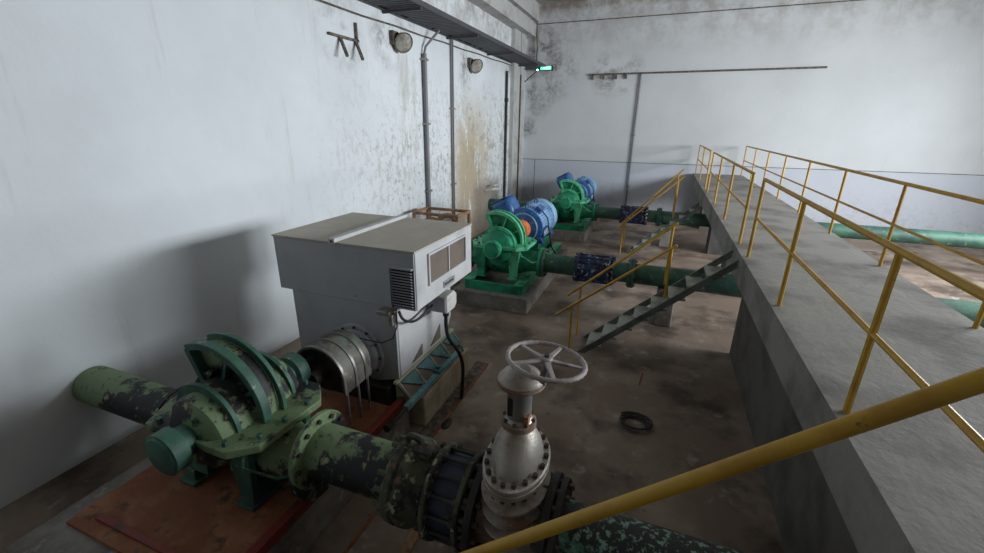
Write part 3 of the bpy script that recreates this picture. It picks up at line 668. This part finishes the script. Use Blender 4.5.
def spl(P, n=8):
    P = [Vector(p) for p in P]; Q = [P[0]] + P + [P[-1]]; out = []
    for i in range(1, len(Q)-2):
        for k in range(n):
            s = k/n; a, b, c, d = Q[i-1:i+3]
            out.append(.5*((2*b) + (c-a)*s + (2*a-5*b+4*c-d)*s*s + (3*b-a-3*c+d)*s**3))
    return out + [P[-1]]
solo('supply_cable', MB().tube(spl([(-2.27, 4.42, 1.26), (-2.27, 4.42, 1.08), (-2.24, 4.43, .92), (-2.14, 4.47, .75), (-2.08, 4.49, .55), (-2.08, 4.48, .25), (-2.10, 4.48, .02)]), .024, 10), M['black'], (-2.2, 4.45, .02), 'thick black cable running from the junction box to the floor', 'cable')
solo('link_cable', MB().tube(spl([(-2.40, y0-.04, 1.62), (-2.36, y0-.02, 1.52), (-2.36, 3.78, 1.42), (-2.38, 4.0, 1.38), (-2.38, 4.27, 1.42)]), .016, 8), M['black'], (-2.3, 3.9, 1.4), 'short black cable looping from the louvre to the junction box', 'cable')

# coupling guard in front of the grey motor
t = thing('guard_hood', (-3.15, 3.3, .45), 'worn metal arched guard over the shaft of the grey motor', 'guard')
def arch(R, r, z, n=24):
    o = [(-3.04 + R*math.cos(PI*i/n), z + R*math.sin(PI*i/n)) for i in range(n+1)]
    i_ = [(-3.04 + r*math.cos(PI*i/n), z + r*math.sin(PI*i/n)) for i in range(n+1)]
    return [(o[0][0], z-.16)] + o + [(o[-1][0], z-.16), (i_[-1][0], z-.16)] + i_[::-1] + [(i_[0][0], z-.16)]
build('shell', MB().prism(arch(.325, .31, 1.02), 'y', 2.98, 3.44), M['guard'], t)
for y in (2.98, 3.16, 3.32): build('band', MB().prism(arch(.337, .325, 1.02), 'y', y, y+.03), M['steel'], t)
for y in (3.0, 3.18, 3.34):
    for x in (-3.365, -2.715): build('stay_rod', MB().cyl((x, y+.015, .455), (x, y+.015, .88), .014, n=8), M['steel'], t)
solo('shaft_coupling', MB().lathe((-3.04, 2.88, 1.02), (0, 1, 0), [(.08, 0), (.08, .2), (.24, .21), (.24, .33), (.15, .34), (.15, .38), (.24, .39), (.24, .50), (.09, .52), (.09, .58)], 32), M['dark'], (-3.15, 3.15, 1.02), 'dark iron shaft coupling inside the arched guard', 'coupling')
t = thing('rusty_base_plate', (-3.2, 2.6, .42), 'rust-orange steel base plate on the plinth before the grey motor', 'base plate')
build('plate', MB().b2(-4.1, -2.48, 1.2, 3.48, .42, .45), M['rust'], t)
build('red_edge_beam', MB().b2(-2.48, -2.40, 1.2, 3.62, .42, .52), M['red'], t, bevel=.006)
for y in (1.3, 2.86): build('cross_strip', MB().b2(-3.9, -2.5, y, y+.05, .45, .475), M['red'], t)
# trench edging right of the plinth
struct('trim_6', MB().b2(-2.29, -2.12, 2.9, 5.45, .001, .006), M['soot'])
t = thing('trench_edging', (-2.1, 4.3, 0), 'rusty angle iron edging in the floor beside the grey motor plinth', 'edging')
build('side_strip', MB().b2(-2.12, -2.09, 1.2, 5.48, 0, .012), M['rust'], t)
build('end_strip', MB().b2(-2.29, -2.12, 5.45, 5.48, 0, .012), M['rust'], t)
solo('floor_batten', MB().box((-1.62, 2.0, .02), (.09, 1.9, .035), Matrix.Rotation(.02, 4, 'Z')), M['rust_b'], (-1.6, 2.2, 0), 'brown timber batten on the floor under the patchy green pipe', 'batten', None, .005)

# rusty rack behind the grey motor
t = thing('rusty_rack', (-4.6, 8.9, 0), 'rusty brown steel rack against the left wall behind the grey motor', 'rack')
for x, y in ((-5.15, 8.55), (-4.05, 8.55), (-5.15, 9.2), (-4.05, 9.2)): build('leg', MB().b2(x-.03, x+.03, y-.03, y+.03, 0, 1.56), M['rust_b'], t)
build('top_frame', MB().b2(-5.18, -4.02, 8.52, 8.58, 1.56, 1.62).b2(-5.18, -4.02, 9.17, 9.23, 1.56, 1.62).b2(-5.18, -5.12, 8.58, 9.17, 1.56, 1.62).b2(-4.08, -4.02, 8.58, 9.17, 1.56, 1.62), M['rust_b'], t, bevel=.006)
build('shelf', MB().b2(-5.12, -4.08, 8.55, 9.2, 1.18, 1.21), M['rust_b'], t)
solo('pipe_elbow', MB().tube([(-4.45 + .26*math.cos(a), 8.9, 1.22 + .06 + .24*math.sin(a)) for a in [PI*i/12 for i in range(13)]], .06, 12), M['rust_b'], (-4.45, 8.9, 1.22), 'curved rusty pipe elbow on the shelf of the rusty rack', 'pipe')
solo('old_bearing', MB().lathe((-4.9, 8.9, 1.22), (0, 0, 1), [(.13, 0), (.15, .01), (.15, .18), (.12, .2), (.06, .22)], 24), M['rust_b'], (-4.9, 8.9, 1.22), 'squat round rusty part on the shelf of the rusty rack', 'machine part')

# ------------------------------------------------------------------ stairs, rails, walkway
def stair(dx, yN, yF, label, grp):
    t = thing('stair', (-.9+dx, (yN+yF)/2, 0), label, 'stair', grp)
    sl = .9; n = 9
    xe = 1.14
    L = lambda x: sl*(x + 1.0 - dx)
    for y in (yN, yF):
        xa = -1.0 + dx + .10/sl; xb = -1.0 + dx + .22/sl
        o = MB().prism([(xa, 0), (xb, 0), (xe, L(xe)-.22), (xe, L(xe)-.10)], 'y', y-.012, y+.012)
        build('stringer', o, M['stair'], t)
    for k in range(n):
        z = .2*(k+1); x = z/sl - 1.0 + dx
        if x > xe-.25: break
        build('tread', MB().b2(x+.02, x+.25, yN+.012, yF-.012, z-.03-.05, z-.05), M['tread'], t, smooth=False)
    return t
def rail(x0, z0, x1, z1, y, posts, label, grp, r=.021):
    t = thing('handrail', ((x0+x1)/2, y, z0), label, 'handrail', grp)
    build('top_tube', MB().tube([(x0, y, z0), (x1, y, z1)], r, 12), M['yellow'], t)
    for x, zb in posts:
        zt = z0 + (z1-z0)*(x-x0)/(x1-x0)
        build('post', MB().tube([(x, y, zb), (x, y, zt-.005)], r*.9, 10), M['yellow'], t)
    return t
stair(0, 6.40, 6.95, 'grey green steel stair rising behind the handwheel valve', 'steel stairs')
rail(-1.26, .62, .36, 1.95, 6.36, [(-1.02, 0), (.3, 1.15)], 'yellow handrail on the near side of the steel stair behind the valve', 'stair handrails')
rail(-1.21, .73, .36, 2.14, 6.99, [(-1.0, 0), (.3, 1.15)], 'yellow handrail on the far side of the steel stair behind the valve', 'stair handrails')
stair(.32, 12.75, 13.3, 'steel stair beside the outlet pipe of the far green pump', 'steel stairs')
rail(-.94, .70, .62, 2.28, 12.71, [(-.78, 0), (.5, 1.15)], 'yellow handrail on the near side of the far stair by the back wall', 'stair handrails')
rail(-.89, .74, .62, 2.40, 13.34, [(-.76, 0), (.5, 1.15)], 'yellow handrail on the far side of the far stair by the back wall', 'stair handrails')
# handrail in front of the camera's standing place
zr = lambda x: RA[1] + (x-RA[0])*(RB[1]-RA[1])/(RB[0]-RA[0])
RA, RB = (-.385, 2.185), (.074, 2.605)
t = rail(-1.30, zr(-1.30), 1.15, zr(1.15), .95, [(-1.2, 0), (1.1, 1.46)], 'thick yellow handrail crossing the foreground before the gate valve', None, .0195)
stair(0, .36, .91, 'grey steel stair below the foreground handrail', 'steel stairs')
t = thing('walkway', (2.0, 6, 1.9), 'raised concrete walkway with yellow railings right of the pipes', 'walkway')
build('deck_slab', MB().b2(1.15, 2.75, -4.9, 17.9, 1.76, 1.9), M['deck'], t)
for x in (1.27, 2.63): build('edge_beam', MB().b2(x-.1, x+.1, -4.9, 17.9, 1.50, 1.76), M['deck'], t)
build('added_shade_wall', MB().b2(1.45, 2.45, -4.9, 7.3, 0, 1.76), M['deck_wall'], t, smooth=False)  # added to block window light and shade the floor; stops short further back
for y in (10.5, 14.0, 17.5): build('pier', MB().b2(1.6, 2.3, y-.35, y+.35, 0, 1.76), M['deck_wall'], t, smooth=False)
def railing(x, spans, label):
    t = thing('railing', (x, 6, 1.9), label, 'railing', 'walkway railings')
    for a, b in spans:
        build('top_rail', MB().tube([(x, a, 2.9), (x, b, 2.9)], .021, 10), M['yellow'], t)
        build('mid_rail', MB().tube([(x, a, 2.42), (x, b, 2.42)], .017, 8), M['yellow'], t)
        n = max(1, round((b-a)/1.8))
        for k in range(n+1):
            y = a + (b-a)*k/n
            build('post', MB().tube([(x, y, 1.9), (x, y, 2.9)], .02, 8), M['yellow'], t)
    return t
railing(1.22, [(1.05, 6.3), (7.05, 12.65), (13.4, 17.7)], 'yellow railing on the near edge of the raised walkway')
railing(2.68, [(-4.7, 17.7)], 'yellow railing on the far edge of the raised walkway')

# small items on the dark floor at the right
pts = [(.12 + (.13+.012*i/6)*math.cos(i*.55), 4.82 + (.10+.01*i/6)*math.sin(i*.55), .02 + .0012*i) for i in range(40)]
solo('hose_coil', MB().tube(pts, .012, 6), M['black'], (.12, 4.82, 0), 'small black cable coil on the dark floor beyond the valve', 'cable')
solo('marker_rod', MB().cyl((.12, 5.77, 0), (.14, 5.77, .22), .018, n=10), mat('pink_plastic', (.45, .2, .2)), (.12, 5.77, 0), 'short pink rod standing on the dark floor under the stair', 'rod')
solo('cloth_scrap', MB().lathe((-2.05, 3.95, 0), (0, 0, 1), [(.10, 0), (.11, .02), (.05, .05)], 9, sy=.5), M['black'], (-2.05, 3.95, 0), 'small black scrap on the floor beside the pale plinth', 'scrap')

# ------------------------------------------------------------------ light
wd = bpy.data.worlds.new('sky'); sc.world = wd; wd.use_nodes = True
wd.node_tree.nodes['Background'].inputs[0].default_value = (.75, .85, 1, 1)
wd.node_tree.nodes['Background'].inputs[1].default_value = 1.0
POW = [480, 850, 800]
for (a, b), p in zip(wins, POW):
    L = bpy.data.lights.new('window_daylight', 'AREA'); L.shape = 'RECTANGLE'; L.size = b-a; L.size_y = 3.0
    L.energy = p; L.color = (.90, .96, 1.0)
    o = bpy.data.objects.new('window_daylight', L); COL.objects.link(o)
    o.location = (XR+.06, (a+b)/2, 4.2); o.rotation_euler = (0, math.radians(90), 0)
    o.rotation_euler = Vector((-1, 0, -.42)).to_track_quat('-Z', 'Y').to_euler()
    L.size, L.size_y = (b-a)*.97, 2.2

# ------------------------------------------------------------------ camera
F = 430.; H = 3.5
pitch = math.atan(151/430); roll = math.radians(.5); yaw = math.radians(21.4)
fw = Vector((-math.sin(yaw)*math.cos(pitch), math.cos(yaw)*math.cos(pitch), -math.sin(pitch)))
rt = fw.cross(Vector((0, 0, 1))).normalized(); up = rt.cross(fw)
rt, up = rt*math.cos(roll) + up*math.sin(roll), up*math.cos(roll) - rt*math.sin(roll)
cam = bpy.data.cameras.new('camera'); cam.sensor_width = 36; cam.lens = F/984*36
cam.shift_x = 6/984; cam.clip_start = .05
co = bpy.data.objects.new('camera', cam); COL.objects.link(co)
R = Matrix((rt, up, -fw)).transposed().to_4x4(); co.matrix_world = Matrix.Translation((0, 0, H)) @ R
sc.camera = co
sc.view_settings.view_transform = 'Standard'; sc.view_settings.look = 'None'
sc.view_settings.exposure = 0; sc.view_settings.gamma = 1; sc.view_settings.use_curve_mapping = False
